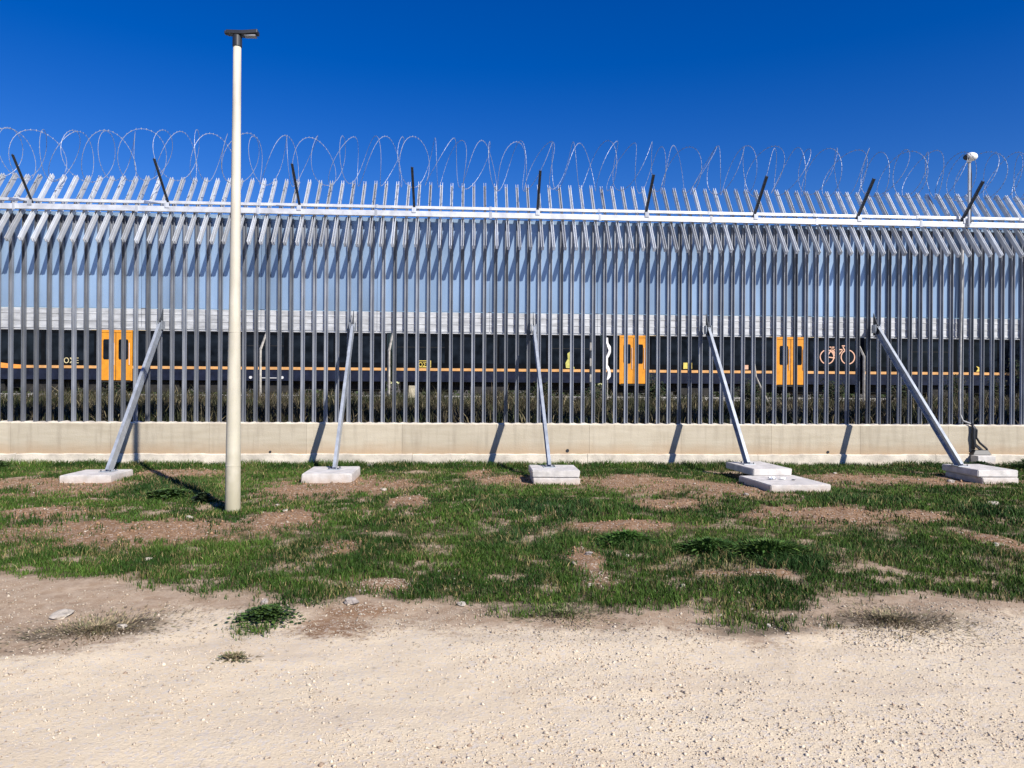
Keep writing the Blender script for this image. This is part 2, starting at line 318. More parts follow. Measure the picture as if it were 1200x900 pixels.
def blades(name, x, y, z, h, w, tint, m, lean=.45, parent=None):
    n = len(x); a = rng.uniform(0, 2 * np.pi, n); la = rng.uniform(0, 2 * np.pi, n); lm = rng.uniform(.05, lean, n) * h
    dx, dy = np.cos(a) * w / 2, np.sin(a) * w / 2; lx, ly = np.cos(la) * lm, np.sin(la) * lm
    P = np.zeros((n, 5, 3)); 
    P[:, 0] = np.stack([x - dx, y - dy, z - .01], 1); P[:, 1] = np.stack([x + dx, y + dy, z - .01], 1)
    P[:, 2] = np.stack([x + dx * .8 + lx * .35, y + dy * .8 + ly * .35, z + h * .58], 1); P[:, 3] = np.stack([x - dx * .8 + lx * .35, y - dy * .8 + ly * .35, z + h * .58], 1)
    P[:, 4] = np.stack([x + lx, y + ly, z + h], 1)
    b = np.arange(n)[:, None] * 5
    f = np.concatenate([b + np.array([[0, 1, 2]]), b + np.array([[0, 2, 3]]), b + np.array([[3, 2, 4]])])
    return link(name, bulk(name, P.reshape(-1, 3), f, m, np.repeat(tint, 5, axis=0)), parent)
grass_m = mat_tint('grass_blade', .55)
def scatter(n, x0, x1, y0, y1, dens):
    x = rng.uniform(x0, x1, n); y = rng.uniform(y0, y1, n); k = rng.uniform(0, 1, n) < dens(x, y); return x[k], y[k]
def build_grass():
    # clumped: blades gather round tuft centres, denser nearer the path where they show largest
    X, Y = [], []
    for (n, y0, y1, sp) in ((34000, -10.95, -7.6, .028), (17000, -7.6, -4.2, .035), (17000, -4.2, -.18, .045)):
        x, y = scatter(n * 2, -11.5, 14, y0, y1, lambda a, b: grass_mask(a, b) * 1.0)
        k = 6
        x = np.repeat(x, k) + rng.normal(0, sp, len(x) * k); y = np.repeat(y, k) + rng.normal(0, sp, len(y) * k)
        X.append(x); Y.append(y)
    x = np.concatenate(X); y = np.concatenate(Y); k = (y < -.17); x = x[k]; y = y[k]
    # keep off the slabs and the lamp post
    for (a, b, c, d) in PADS_XY: 
        k = ~((x > a - .02) & (x < b + .02) & (y > c - .02) & (y < d + .02)); x = x[k]; y = y[k]
    t = ell(x, y, TALL, .8); near = np.clip(1 - np.abs(y + .5) / .6, 0, 1)
    clump = fbm(x, y, 2.3, 71, 3)
    h = rng.uniform(.02, .065, len(x)) * (1 + .9 * t + 1.5 * near) * (.5 + 1.0 * clump)
    w = rng.uniform(.004, .009, len(x)) * (1 + .6 * (y > -7))
    c1 = np.array([.028, .070, .012]); c2 = np.array([.080, .150, .024]); c3 = np.array([.30, .25, .11]); c4 = np.array([.035, .085, .028])
    q = np.clip((fbm(x, y, 1.4, 81, 4) - .3) / .4, 0, 1)[:, None]
    col = c1 * (1 - q) + c2 * q; col = col * (1 - .5 * t[:, None]) + c4 * .5 * t[:, None]
    dry = (rng.uniform(0, 1, len(x)) < .07 + .25 * (fbm(x, y, 3, 91, 3) > .6))[:, None]; col = np.where(dry, c3 * rng.uniform(.6, 1.1, (len(x), 1)), col)
    col = col * rng.uniform(.35, 1.15, (len(x), 1))
    tag(blades('grass', x, y, height(x, y), h, w, col, grass_m, .95), kind='stuff')
    return len(x)

# ------------------------------------------------------------------ low slabs and wall numbers
# (x0, x1, y0, y1, z0, z1, turn)
PADS = [
 [('slab', -6.90, -6.08, -2.98, -2.05, -.03, .135, 2)],
 [('slab', -2.88, -2.03, -2.98, -1.85, -.03, .165, 1)],
 [('slab', 1.12, 1.92, -3.22, -2.32, -.03, .115, -1), ('slab', 1.10, 1.92, -3.20, -2.30, .122, .245, -1)],
 [('slab', 4.84, 5.86, -4.18, -2.92, -.04, .125, 3), ('slab', 5.02, 5.74, -2.98, -1.75, .125, .25, 3)],
 [('slab', 9.14, 9.80, -3.22, -2.15, -.03, .115, 0), ('slab', 9.10, 9.84, -3.18, -2.10, .122, .245, -2)],
]
PADS_XY = [(p[1], p[2], p[3], p[4]) for L in PADS for p in L]
pad_labels = [
 ['low pale concrete slab under the brace nearest the lamp post on its far left'],
 ['single pale concrete slab under the second brace, just right of the lamp post'],
 ['lower slab of the two stacked flush under the middle brace', 'upper slab of the two stacked flush under the middle brace'],
 ['wide flat slab lying in front of its partner with a few broken scraps on top', 'smaller thick slab behind the wide flat slab, carrying the fourth brace'],
 ['lower slab of the rightmost pair, below the brace beside the cable box', 'upper slab of the rightmost pair, holding the dark rightmost brace'],
]
for L, LL in zip(PADS, pad_labels):
    for p, lb in zip(L, LL):
        _, x0, x1, y0, y1, z0, z1, tw = p
        cx, cy = (x0 + x1) / 2, (y0 + y1) / 2
        bm = bmesh.new(); bmesh.ops.create_cube(bm, size=1)
        bmesh.ops.scale(bm, vec=(x1 - x0, y1 - y0, z1 - z0), verts=bm.verts)
        for v in bm.verts: v.co += Vector((random.uniform(-.012, .012), random.uniform(-.012, .012), random.uniform(-.003, .003)))
        bmesh.ops.bevel(bm, geom=list(bm.edges), offset=.012, segments=2, affect='EDGES')
        bmesh.ops.triangulate(bm, faces=[f for f in bm.faces if len(f.verts) > 4])
        me = bpy.data.meshes.new('concrete_slab'); bm.to_mesh(me); bm.free()
        o = link('concrete_slab', me, None, pad_m); o.location = (cx, cy, (z0 + z1) / 2); o.rotation_euler.z = R_(tw)
        tag(o, lb, 'concrete slab', 'concrete slabs under the braces')
build_grass()

# ------------------------------------------------------------------ concrete wall
WX0, WX1 = -24.0, 26.0
wall = empty('concrete_wall', (0, 0, 0), 'low cream concrete wall running the whole width under the steel fence', 'wall')
joint = []; x = .585 - 2.0 * 13
while x < 27: joint.append(x); x += 2.0
for a in joint[:-1]:
    b = a + 2.0; n = 14; mb = MB()
    # front and back faces with a slightly wavering top arris
    V = []; top = [.868 + random.uniform(-.006, .006) for _ in range(n + 1)]
    for i in range(n + 1):
        xx = a + .002 + (b - a - .004) * i / n
        V += [(xx, -.105, -.25), (xx, -.105, top[i] - .012), (xx, -.095, top[i]), (xx, .19, top[i]), (xx, .20, -.25)]
    F = []
    for i in range(n):
        for k in range(5): F.append((i * 5 + k, (i + 1) * 5 + k, (i + 1) * 5 + (k + 1) % 5, i * 5 + (k + 1) % 5))
    F += [(0, 1, 2, 3, 4), tuple(n * 5 + k for k in (4, 3, 2, 1, 0))]
    mb.raw(V, F).obj('wall_section', wall_m, wall)
box_obj('wall_core', (WX0, WX1, -.07, .17, -.2, .84), wall_m, wall)
# footing that shows as a paler ledge
a = WX0 - 1.4
while a < WX1:
    b = a + 4.0 + random.uniform(-.3, .3); n = 24; mb = MB(); V = []
    for i in range(n + 1):
        xx = a + .004 + (b - a - .008) * i / n; t = .235 + random.uniform(-.008, .008); w = -.150 + random.uniform(-.006, .006)
        V += [(xx, w, -.2), (xx, w, t - .015), (xx, w + .02, t), (xx, -.1, t + .004), (xx, -.1, -.2)]
    F = []
    for i in range(n):
        for k in range(5): F.append((i * 5 + k, (i + 1) * 5 + k, (i + 1) * 5 + (k + 1) % 5, i * 5 + (k + 1) % 5))
    F += [(0, 1, 2, 3, 4), tuple(n * 5 + k for k in (4, 3, 2, 1, 0))]
    mb.raw(V, F).obj('footing', foot_m, wall); a = b
# lumpy mortar bed the bars stand in
xs = np.arange(WX0, WX1, .03); mb = MB(); V = []; F = []
for i, xx in enumerate(xs):
    t = .878 + .022 * (math.sin(xx * 26) * .5 + .5) * random.uniform(.5, 1.2); 
    V += [(xx, -.075, .86), (xx, -.06, t), (xx, .11, t + .003), (xx, .13, .86)]
    if i: 
        q = (i - 1) * 4
        for k in range(3): F.append((q + k, q + k + 4, q + k + 5, q + k + 1))
mb.raw(V, F).obj('mortar_bed', foot_m, wall)
for hx, hz, r in ((2.112, .309, .035), (7.85, .285, .03), (-4.16, .275, .025), (-13.1, .3, .03)):
    mb = MB().tube([(hx, -.118, hz), (hx, -.02, hz)], r, 10); mb.obj('drain_hole', black_pl, wall)
    
# ------------------------------------------------------------------ steel fence
fence = empty('steel_fence', (0, 0, .86), 'tall galvanised bar fence with tilted top bars and sheet panels behind', 'fence')
def fobj(name, me, loc=None, rx=0):
    o = link(name, me, fence); l_ = Vector(loc or (0, 0, 0)); o.location = (l_.x, l_.y, l_.z - .86); o.rotation_euler.x = rx; return o
def channel(length, w=.075, d=.055, t=.010):
    poly = [(-w / 2, 0), (-w / 2 + t, 0), (-w / 2 + t, d - t), (w / 2 - t, d - t), (w / 2 - t, 0), (w / 2, 0), (w / 2, d), (-w / 2, d)]
    return MB().prism(poly, 0, length)
bar_me = channel(4.34).mesh('bar', galv_bar); slant_me = channel(1.97, .054, .092, .008).mesh('tilted_bar', galv_slant)
def bx(i):
    if i < 0: return -9.4957 + .2552 * i
    if i > 81: return float(np.polyval([1.77043082e-06, -3.21007424e-04, 2.55154481e-01, -9.49571064], 81)) + .2378 * (i - 81)
    return float(np.polyval([1.77043082e-06, -3.21007424e-04, 2.55154481e-01, -9.49571064], i))
BARS = [bx(i) for i in range(-52, 145)]
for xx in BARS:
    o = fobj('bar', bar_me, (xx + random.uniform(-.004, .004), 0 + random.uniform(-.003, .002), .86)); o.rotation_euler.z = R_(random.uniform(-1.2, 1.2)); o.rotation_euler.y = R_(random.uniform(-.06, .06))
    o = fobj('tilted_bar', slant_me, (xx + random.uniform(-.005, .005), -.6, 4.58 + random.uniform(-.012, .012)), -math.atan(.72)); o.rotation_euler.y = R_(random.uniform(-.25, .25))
SEAM = [-6.881, -4.418, -1.981, .428, 2.768, 5.185, 7.53, 9.875, 12.26]
SEAM = [SEAM[0] - 2.45 * k for k in range(7, 0, -1)] + SEAM + [SEAM[-1] + 2.38 * k for k in range(1, 6)]
for a, b in zip(SEAM[:-1], SEAM[1:]):
    g = .004; sag = random.uniform(-.004, .004)
    fobj('lower_rail', MB().box(a + g, b - g, -.195, -.118, 5.25, 5.365).mesh('lower_rail', galv_bright, .006), (0, 0, sag))
    fobj('upper_rail', MB().box(a + g, b - g, -.052, .006, 5.452, 5.512).mesh('upper_rail', galv_bright, .004), (0, 0, -sag))
    # upper sheet: shallow pan folds; lower strip: horizontal ribs
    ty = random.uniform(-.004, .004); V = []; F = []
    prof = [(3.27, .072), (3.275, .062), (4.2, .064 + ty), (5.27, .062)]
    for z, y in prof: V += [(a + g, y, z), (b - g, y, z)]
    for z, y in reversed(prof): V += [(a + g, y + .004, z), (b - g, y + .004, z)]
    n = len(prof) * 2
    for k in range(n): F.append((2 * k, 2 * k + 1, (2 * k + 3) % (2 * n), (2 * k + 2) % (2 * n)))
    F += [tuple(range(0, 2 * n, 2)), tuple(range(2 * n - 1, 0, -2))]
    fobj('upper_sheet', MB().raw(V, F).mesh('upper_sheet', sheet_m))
    prof = [(2.84, .060), (2.865, .060), (2.87, .068), (2.99, .068), (2.995, .060), (3.01, .060), (3.015, .068), (3.14, .068), (3.145, .060), (3.16, .060), (3.165, .068), (3.262, .068)]
    V = []; F = []
    for z, y in prof: V += [(a + g, y, z), (b - g, y, z)]
    for z, y in reversed(prof): V += [(a + g, y + .004, z), (b - g, y + .004, z)]
    n = len(prof) * 2
    for k in range(n): F.append((2 * k, 2 * k + 1, (2 * k + 3) % (2 * n), (2 * k + 2) % (2 * n)))
    F += [tuple(range(0, 2 * n, 2)), tuple(range(2 * n - 1, 0, -2))]
    fobj('lower_sheet', MB().raw(V, F).mesh('lower_sheet', sheet_low))
    fobj('back_rail', MB().box(a + g, b - g, .076, .10, 2.81, 2.90).mesh('back_rail', galv_bright, .004))
for sx in SEAM:
    fobj('splice_plate', MB().box(sx - .028, sx + .028, -.203, -.196, 5.235, 5.38).mesh('splice_plate', galv, .003))
    fobj('splice_plate', MB().box(sx - .026, sx + .026, -.060, -.053, 5.445, 5.52).mesh('splice_plate', galv, .003))
    fobj('back_post', MB().box(sx - .04, sx + .04, .135, .205, 2.86, 5.3).mesh('back_post', galv, .004))
ARMS = [(-9.016, 6.17), (-6.27, 6.155), (-3.58, 6.12), (-1.19, 6.11), (1.43, 6.10), (3.78, 6.07), (6.17, 6.09), (8.485, 6.09), (10.88, 6.09)]
ARMS = [(-9.016 - 2.6 * k, 6.15) for k in range(5, 0, -1)] + ARMS + [(10.88 + 2.4 * k, 6.09) for k in range(1, 6)]
for ax, az_ in ARMS:
    p0 = Vector((0, -.125, 5.43)); p1 = Vector((random.uniform(-.02, .02), -.8, az_)); d = (p1 - p0); L = d.length
    me = MB().prism([(-.026, 0), (.026, 0), (.026, .008), (-.018, .008), (-.018, .05), (-.026, .05)], -.05, L).mesh('outrigger_arm', dark_steel)
    o = fobj('outrigger_arm', me, (ax, p0.y, p0.z)); o.rotation_euler = d.to_track_quat('Z', 'Y').to_euler()
    fobj('arm_foot', MB().box(ax - .045, ax + .045, -.21, -.196, 5.33, 5.44).mesh('arm_foot', galv, .003))

# razor wire: two opposed coils with barbs
wire = empty('razor_wire', (0, -.1, 6.0), 'long coil of silver razor wire lying along the top of the fence', 'razor wire')
for sgn, ph, pit in ((1, 0, .61), (-1, 1.3, .70)):
    pts = []; t = 0; xx = -20.; br = MB()
    r0 = .50
    while xx < 23:
        lp = t / (2 * math.pi)
        r = r0 * (1 + .03 * math.sin(lp * 1.7 + ph) + .02 * math.sin(lp * 4.1))
        cz = 6.40 + .03 * math.sin(lp * .9 + ph * 2); cy = -.12 + .03 * math.sin(lp * 1.3)
        sway = .13 * math.sin(t + ph + 1.1 * math.sin(lp * 2.3))
        p = Vector((xx + sway, cy + r * math.cos(t * sgn + ph), cz + r * math.sin(t * sgn + ph)))
        pts.append(p - Vector((0, -.1, 6.0))); t += 2 * math.pi / 30; xx += pit / 30 * (1 + .14 * math.sin(lp * 3.3 + ph * 3))
    MB().tube(pts, .0044, 4, True).obj('wire_coil', wire_m, wire)
    for i in range(1, len(pts) - 1):
        p = pts[i]; d = (pts[i + 1] - pts[i - 1]).normalized(); ax = Vector((1, 0, 0)); rad = d.cross(ax).normalized()
        for s in (1, -1):
            b = br; n = len(b.v); e = d * .016; o = rad * .022 * s + d * .012
            b.v += [tuple(p - e), tuple(p + e), tuple(p + o), tuple(p + ax * .004)]; b.f += [(n, n + 1, n + 2), (n, n + 2, n + 3), (n + 3, n + 2, n + 1)]
    k = br.obj('barb', wire_m, wire); k['kind'] = 'stuff'

# ------------------------------------------------------------------ raking braces
BR = [((-6.40, 2.90), (-6.36, -2.42, .135), 'pale brace leaning left of the lamp post, brightest on its sunlit side'),
      ((-2.46, 2.91), (-2.43, -2.32, .165), 'pale brace just right of the lamp post on a single slab'),
      ((1.36, 2.92), (1.44, -2.66, .245), 'middle brace of the five, seen almost head on, foot on two slabs'),
      ((5.14, 2.93), (5.24, -2.22, .25), 'fourth brace, thin bright edge, standing on the small thick slab behind the wide flat slab'),
      ((8.90, 2.99), (9.20, -2.50, .245), 'rightmost brace, dark shaded side, close to the wall cable box')]
for (tx, tz), (fx, fy, fz), lb in BR:
    top = Vector((tx, -.16, tz)); ft = Vector((fx, fy, fz)); d = top - ft; L = d.length
    t = tag(empty('fence_brace', ft), lb, 'brace', 'raking braces in front of the fence')
    me = MB().prism([(-.024, -.085), (.032, -.085), (.032, .085), (-.024, .085), (-.024, .077), (.024, .077), (.024, -.077), (-.024, -.077)], -.01, L).mesh('strut', brace_m)
    o = link('strut', me, t); zax = d.normalized(); xax = Vector((1, 0, 0)); xax = (xax - zax * xax.dot(zax)).normalized(); yax = zax.cross(xax)
    o.matrix_basis = Matrix((xax, yax, zax)).transposed().to_4x4()
    # foot plate and bolts, gusset at the fence
    link('foot_plate', MB().box(-.11, .11, -.13, .13, .001, .013).mesh('foot_plate', brace_m, .002), t)
    for sx in (-1, 1):
        for sy in (-1, 1): link('bolt', MB().tube([(sx * .08, sy * .10, .013), (sx * .08, sy * .10, .04)], .012, 6).mesh('bolt', dark_steel), t)
    r = top - ft
    g = MB().raw([(r.x - .006, r.y + .13, r.z - .14), (r.x - .006, r.y + .13, r.z + .36), (r.x - .006, r.y - .10, r.z + .02), (r.x - .006, r.y - .02, r.z - .12),
                  (r.x + .006, r.y + .13, r.z - .14), (r.x + .006, r.y + .13, r.z + .36), (r.x + .006, r.y - .10, r.z + .02), (r.x + .006, r.y - .02, r.z - .12)],
                 [(0, 1, 2, 3), (7, 6, 5, 4), (0, 4, 5, 1), (1, 5, 6, 2), (2, 6, 7, 3), (3, 7, 4, 0)])
    g.obj('gusset', dark_steel, t)
    for s in (-1, 1):
        link('fork_plate', MB().box(r.x + s * .05 - .005, r.x + s * .05 + .005, r.y - .07, r.y + .10, r.z - .09, r.z + .09).mesh('fork_plate', brace_m), t)

# ------------------------------------------------------------------ lamp post
lamp = empty('lamp_post', (-3.18, -5.69, -.02), 'tall cream round lamp post with a small black lamp head', 'lamp post')
rr = [(0, .100), (.04, .100), (.75, .096), (1.75, .086), (3.0, .071), (4.3, .063), (5.5, .055), (6.31, .051)]
MB().tube([(0.02 * z / 6.3, 0, z) for z, _ in rr], [r for _, r in rr], 28).obj('pole', pole_m, lamp, smooth=True)
for z in (.62, 2.42): MB().tube([(.002 * z, 0, z), (.002 * z, 0, z + .012)], [.1005 if z < 2 else .0815] * 2, 28).obj('seam_ring', pole_m, lamp)
MB().tube([(.02, 0, 6.28), (.02, 0, 6.42), (.02, 0, 6.44)], [.062, .062, .05], 18).obj('collar', black_pl, lamp, smooth=False)
hd = MB().raw([(-.12, -.05, 6.44), (-.12, .05, 6.44), (.30, .06, 6.455), (.30, -.06, 6.455), (-.12, -.05, 6.49), (-.12, .05, 6.49), (.30, .06, 6.505), (.30, -.06, 6.505), (.10, -.07, 6.43), (.10, .07, 6.43), (.10, -.06, 6.485), (.10, .06, 6.485)],
    [(0, 1, 9, 8), (8, 9, 2, 3), (4, 10, 11, 5), (10, 7, 6, 11), (0, 8, 10, 4), (8, 3, 7, 10), (1, 5, 11, 9), (9, 11, 6, 2), (0, 4, 5, 1), (3, 2, 6, 7)])
hd.obj('lamp_head', black_pl, lamp, .008)
MB().box(.12, .27, -.045, .045, 6.418, 6.434).obj('light_panel', mat('lens_grey', (.25, .26, .28), .2, 0, .05), lamp)
MB().box(-.145, -.118, -.035, .035, 6.44, 6.485).obj('hinge_block', black_pl, lamp, .01)

# ------------------------------------------------------------------ camera mast and cable on the wall
cc = empty('camera_mast', (10.93, -.24, 5.28), 'thin mast with a white camera head above the fence top', 'security camera')
MB().tube([(0, 0, 0), (0, 0, 1.40)], .028, 10).obj('mast', galv, cc)
MB().tube([(.06, .02, .05), (.065, .02, 1.1), (.03, .01, 1.42)], .012, 6).obj('cable', black_pl, cc)
bm = bmesh.new(); bmesh.ops.create_uvsphere(bm, u_segments=18, v_segments=10, radius=1)
bmesh.ops.scale(bm, vec=(.13, .12, .095), verts=bm.verts); me = bpy.data.meshes.new('camera_housing'); bm.to_mesh(me); bm.free()
for p in me.polygons: p.use_smooth = True
o = link('camera_housing', me, cc, white_pl); o.location = (.03, -.02, 1.50)
MB().tube([(-.075, -.03, 1.485), (-.11, -.045, 1.478), (-.13, -.055, 1.474)], [.066, .06, .05], 14).obj('lens_hood', black_pl, cc)
MB().tube([(0, 0, 1.38), (0, 0, 1.43)], .045, 12).obj('mount', white_pl, cc)
for z in (0, .14): MB().box(-.05, .05, .02, .06, z - .02, z + .02).obj('clamp', galv, cc)

cb = empty('wall_cable', (11.1, -.14, .3), 'black looped cables and junction tray fixed low on the wall by the rightmost brace', 'cable')
loc = Vector((11.1, -.14, .3))
def lp(pts): return [Vector(p) - loc for p in pts]
MB().tube(lp([(10.93, -.05, 5.2), (10.92, -.045, 4.0), (10.90, -.04, 2.9), (10.89, -.04, 1.6), (10.89, -.05, 1.12), (10.94, -.07, .98), (11.08, -.10, .92), (11.13, -.15, .86)]), .022, 8).obj('conduit', grey_pipe, cb, smooth=True)
MB().tube(lp([(11.10, -.15, .93), (11.13, -.165, .8), (11.12, -.16, .65), (11.14, -.16, .5), (11.13, -.15, .36)]), [.025, .035, .045, .04, .035], 8).obj('cable_bundle', black_pl, cb, smooth=True)
MB().tube(lp([(11.13, -.16, .86), (11.19, -.17, .78), (11.18, -.17, .62), (11.26, -.17, .50), (11.42, -.17, .37), (11.47, -.18, .22), (11.46, -.20, .02)]), .024, 8).obj('loop_cable', black_pl, cb, smooth=True)
MB().tube(lp([(11.13, -.16, .52), (11.20, -.165, .40), (11.33, -.17, .33), (11.44, -.17, .28)]), .014, 6).obj('small_cable', black_pl, cb)
MB().raw([(v[0] - loc.x, v[1] - loc.y, v[2] - loc.z) for v in [(11.05, -.26, .24), (11.48, -.26, .24), (11.48, -.112, .24), (11.05, -.112, .24), (11.13, -.22, .34), (11.42, -.22, .34), (11.42, -.112, .34), (11.13, -.112, .34)]],
    [(0, 3, 2, 1), (4, 5, 6, 7), (0, 1, 5, 4), (1, 2, 6, 5), (2, 3, 7, 6), (3, 0, 4, 7)]).obj('junction_box', black_pl, cb, .006)
o = box_obj('concrete_block', (-.2, .2, -.12, .12, -.15, .15), pad_m, None, .01); o.location = (11.22, -.34, .085)
tag(o, 'small white concrete block under the black junction tray at the wall foot', 'block')

# ------------------------------------------------------------------ stones
def stone(x, y, w, m, lb, fl=.6, grp='stones scattered over the ground', zoff=0):
    bm = bmesh.new(); bmesh.ops.create_icosphere(bm, subdivisions=2, radius=.5); sd_ = random.uniform(0, 100)
    for v in bm.verts:
        k = 1 + .28 * math.sin(v.co.x * 7 + sd_) * math.sin(v.co.y * 6 + sd_ * 2) + .16 * math.sin(v.co.z * 11 + sd_ * 3 + v.co.x * 5)
        v.co *= k; v.co.z = min(max(v.co.z, -.4), .42)
    bmesh.ops.scale(bm, vec=(w, w * random.uniform(.6, .9), w * fl), verts=bm.verts)
    me = bpy.data.meshes.new('stone'); bm.to_mesh(me); bm.free()
    o = link('stone', me, None, m); z = float(height(np.array([x]), np.array([y]))[0])
    o.location = (x, y, z + w * fl * .22 + zoff); o.rotation_euler = (random.uniform(-.2, .2), random.uniform(-.2, .2), random.uniform(0, 6.28))
    return tag(o, lb, 'stone', grp)
ST = [(-0.92, -9.94, .12, 'g', 'rounded grey-brown stone where the grass meets the reddish dirt'),
 (-3.02, -10.20, .17, 'p', 'large flat pale stone half sunk in the dirt at the path edge, far left', .32),
 (-2.48, -10.42, .11, 'p', 'flat pale stone inside the dark dirt patch on the path edge', .35),
 (1.86, -9.56, .065, 'p', 'pointed white stone alone in the grass near the middle right'),
 (1.05, -9.58, .05, 'p', 'small white stone at the foot of the pale soil streak in the grass'),
 (5.74, -8.14, .09, 'p', 'white stone in grass close to the right edge of the scene'),
 (-3.11, -8.47, .075, 'p', 'pale stone in the grass below the lamp post, to its left'),
 (2.19, -10.60, .055, 'p', 'white angular stone on the dark green fringe of the path'),
 (2.26, -10.77, .038, 'p', 'tiny pale stone just in front of the white angular stone'),
 (-2.03, -.52, .20, 'p', 'pale boulder at the wall foot right of the second brace'),
 (-0.10, -.55, .17, 'p', 'biggest lump in the pale rubble at the wall foot before the middle brace'),
 (0.04, -.66, .13, 'p', 'middle lump in the pale rubble at the wall foot before the middle brace'),
 (0.20, -.50, .10, 'p', 'smallest lump in the pale rubble at the wall foot before the middle brace'),
 (0.55, -.42, .12, 'p', 'pale rock at the wall foot beside the shadow of the middle brace'),
 (-0.05, -10.01, .09, 'p', 'low buff stone on the path edge at the centre', .35),
 (-2.69, -5.28, .08, 'p', 'pale stone right behind the lamp post foot, upper of two'),
 (-2.44, -5.84, .10, 'p', 'flat pale stone right of the lamp post foot, lower of two', .4),
 (-3.56, -6.20, .11, 'p', 'broad pale stone just left of the lamp post foot', .4),
 (-1.04, -5.87, .10, 'p', 'pale stone in the grass between the lamp post and the middle brace'),
 (-1.35, -3.97, .10, 'p', 'pale stone in front of the reddish soil right of the second slab'),
 (-1.62, -9.87, .09, 'g', 'pinkish stone in the weeds at the path edge below the lamp post'),
 (1.21, -8.49, .08, 'g', 'brownish stone in the upper end of the pale soil streak'),
 (1.60, -8.50, .065, 'p', 'pale upright stone just right of the soil streak'),
 (-0.26, -8.99, .05, 'p', 'small white stone in the grass left of the middle'),
 (7.67, -5.46, .20, 'p', 'wide low limestone showing through the grass on the far right', .35),
 (4.30, -4.62, .10, 'g', 'brown stone in front of the wide flat slab'),
 (7.1, -1.9, .07, 'p', 'white stone behind the soil between the two right slab groups'),
 (8.62, -3.1, .16, 'g', 'pinkish broken rock against the left side of the rightmost slabs', .5)]
for s in ST: stone(s[0], s[1], s[2], rock_m if s[3] == 'p' else rock_g, s[4], s[5] if len(s) > 5 else .55)
# scraps left on the wide slab
for i, (x, y, a, w, h, lb) in enumerate([(5.19, -3.50, .5, .14, .05, 'bent grey metal scrap on the wide flat slab'), (5.36, -3.56, -.3, .10, .05, 'crumpled white scrap beside the bent grey metal on the wide slab'), (5.5, -3.62, .2, .06, .02, 'small dark sliver on the wide flat slab')]):
    bm = bmesh.new(); bmesh.ops.create_grid(bm, x_segments=5, y_segments=4, size=.5)
    for v in bm.verts: v.co.z += random.uniform(0, 1) * .8
    r = bmesh.ops.extrude_face_region(bm, geom=bm.faces[:]); 
    for v in [g for g in r['geom'] if isinstance(g, bmesh.types.BMVert)]: v.co.z += .15
    bmesh.ops.scale(bm, vec=(w, w * .6, h), verts=bm.verts); bmesh.ops.recalc_face_normals(bm, faces=bm.faces); me = bpy.data.meshes.new('scrap'); bm.to_mesh(me); bm.free()
    o = link('scrap', me, None, (galv, litter_m, dark_steel)[i]); o.location = (x, y, .128); o.rotation_euler.z = a; tag(o, lb, 'scrap')

# loose gravel: low faceted pebbles
def pebbles(name, x, y, s, tint, m):
    n = len(x); base = np.array([[1, 0, 0], [0, 1, 0], [-1, 0, 0], [0, -1, 0], [0, 0, .75], [0, 0, -.6]], float)
    P = base[None] * s[:, None, None] * rng.uniform(.6, 1.3, (n, 6, 1)) + rng.normal(0, .18, (n, 6, 3)) * s[:, None, None]
    a = rng.uniform(0, 6.28, n); ca, sa = np.cos(a), np.sin(a)
    Q = P.copy(); Q[:, :, 0] = P[:, :, 0] * ca[:, None] - P[:, :, 1] * sa[:, None]; Q[:, :, 1] = P[:, :, 0] * sa[:, None] + P[:, :, 1] * ca[:, None]
    Q[:, :, 0] += x[:, None]; Q[:, :, 1] += y[:, None]; Q[:, :, 2] += (height(x, y) + s * .25)[:, None]
    F = np.array([[0, 1, 4], [1, 2, 4], [2, 3, 4], [3, 0, 4], [1, 0, 5], [2, 1, 5], [3, 2, 5], [0, 3, 5]])
    f = (np.arange(n)[:, None, None] * 6 + F[None]).reshape(-1, 3)
    return link(name, bulk(name, Q.reshape(-1, 3), f, m, np.repeat(tint, 6, axis=0)))
def build_pebbles():
    m = mat_tint('pebble', .9)
    def dens(a, b):
        e = np.interp(a, EX, EY); return np.where(b < e, (.25 + .75 * (fbm(a, b, 1.3, 101, 3) > .5)) * (.85 + .15 * (b < -10.9)), .10 + .9 * ell(a, b, SOIL) ) * (.5 + .5 * (a > -1))
    x, y = scatter(120000, -5, 6, -13.3, -9.2, dens); x2, y2 = scatter(90000, -10, 12, -9.6, -.9, lambda a, b: .03 + ell(a, b, SOIL, .9) * .7)
    x = np.concatenate([x, x2]); y = np.concatenate([y, y2])
    s = .0022 + .0024 * rng.exponential(1, len(x)); s = np.clip(s, .002, .016) * np.where(y > -9, 1.9, 1.0)
    for (a, b, c, d) in PADS_XY:
        k = ~((x > a - .02) & (x < b + .02) & (y > c - .02) & (y < d + .02)); x, y, s = x[k], y[k], s[k]
    t = rng.uniform(0, 1, len(x))[:, None]
    c = np.array([.54, .44, .33]) * (1 - t) + np.array([.64, .57, .46]) * t
    dk = rng.uniform(0, 1, (len(x), 1)) < .09; c = np.where(dk, np.array([.36, .27, .20]), c) * rng.uniform(.75, 1.05, (len(x), 1)) * np.where(y > -10.9, .78, 1.)[:, None]
    rs = (y > -9)[:, None] & (rng.uniform(0, 1, (len(x), 1)) < .88); c = np.where(rs, np.array([.30, .185, .11]) * rng.uniform(.6, 1.4, (len(x), 1)), c)
    tag(pebbles('gravel', x, y, s, c, m), kind='stuff')
build_pebbles()

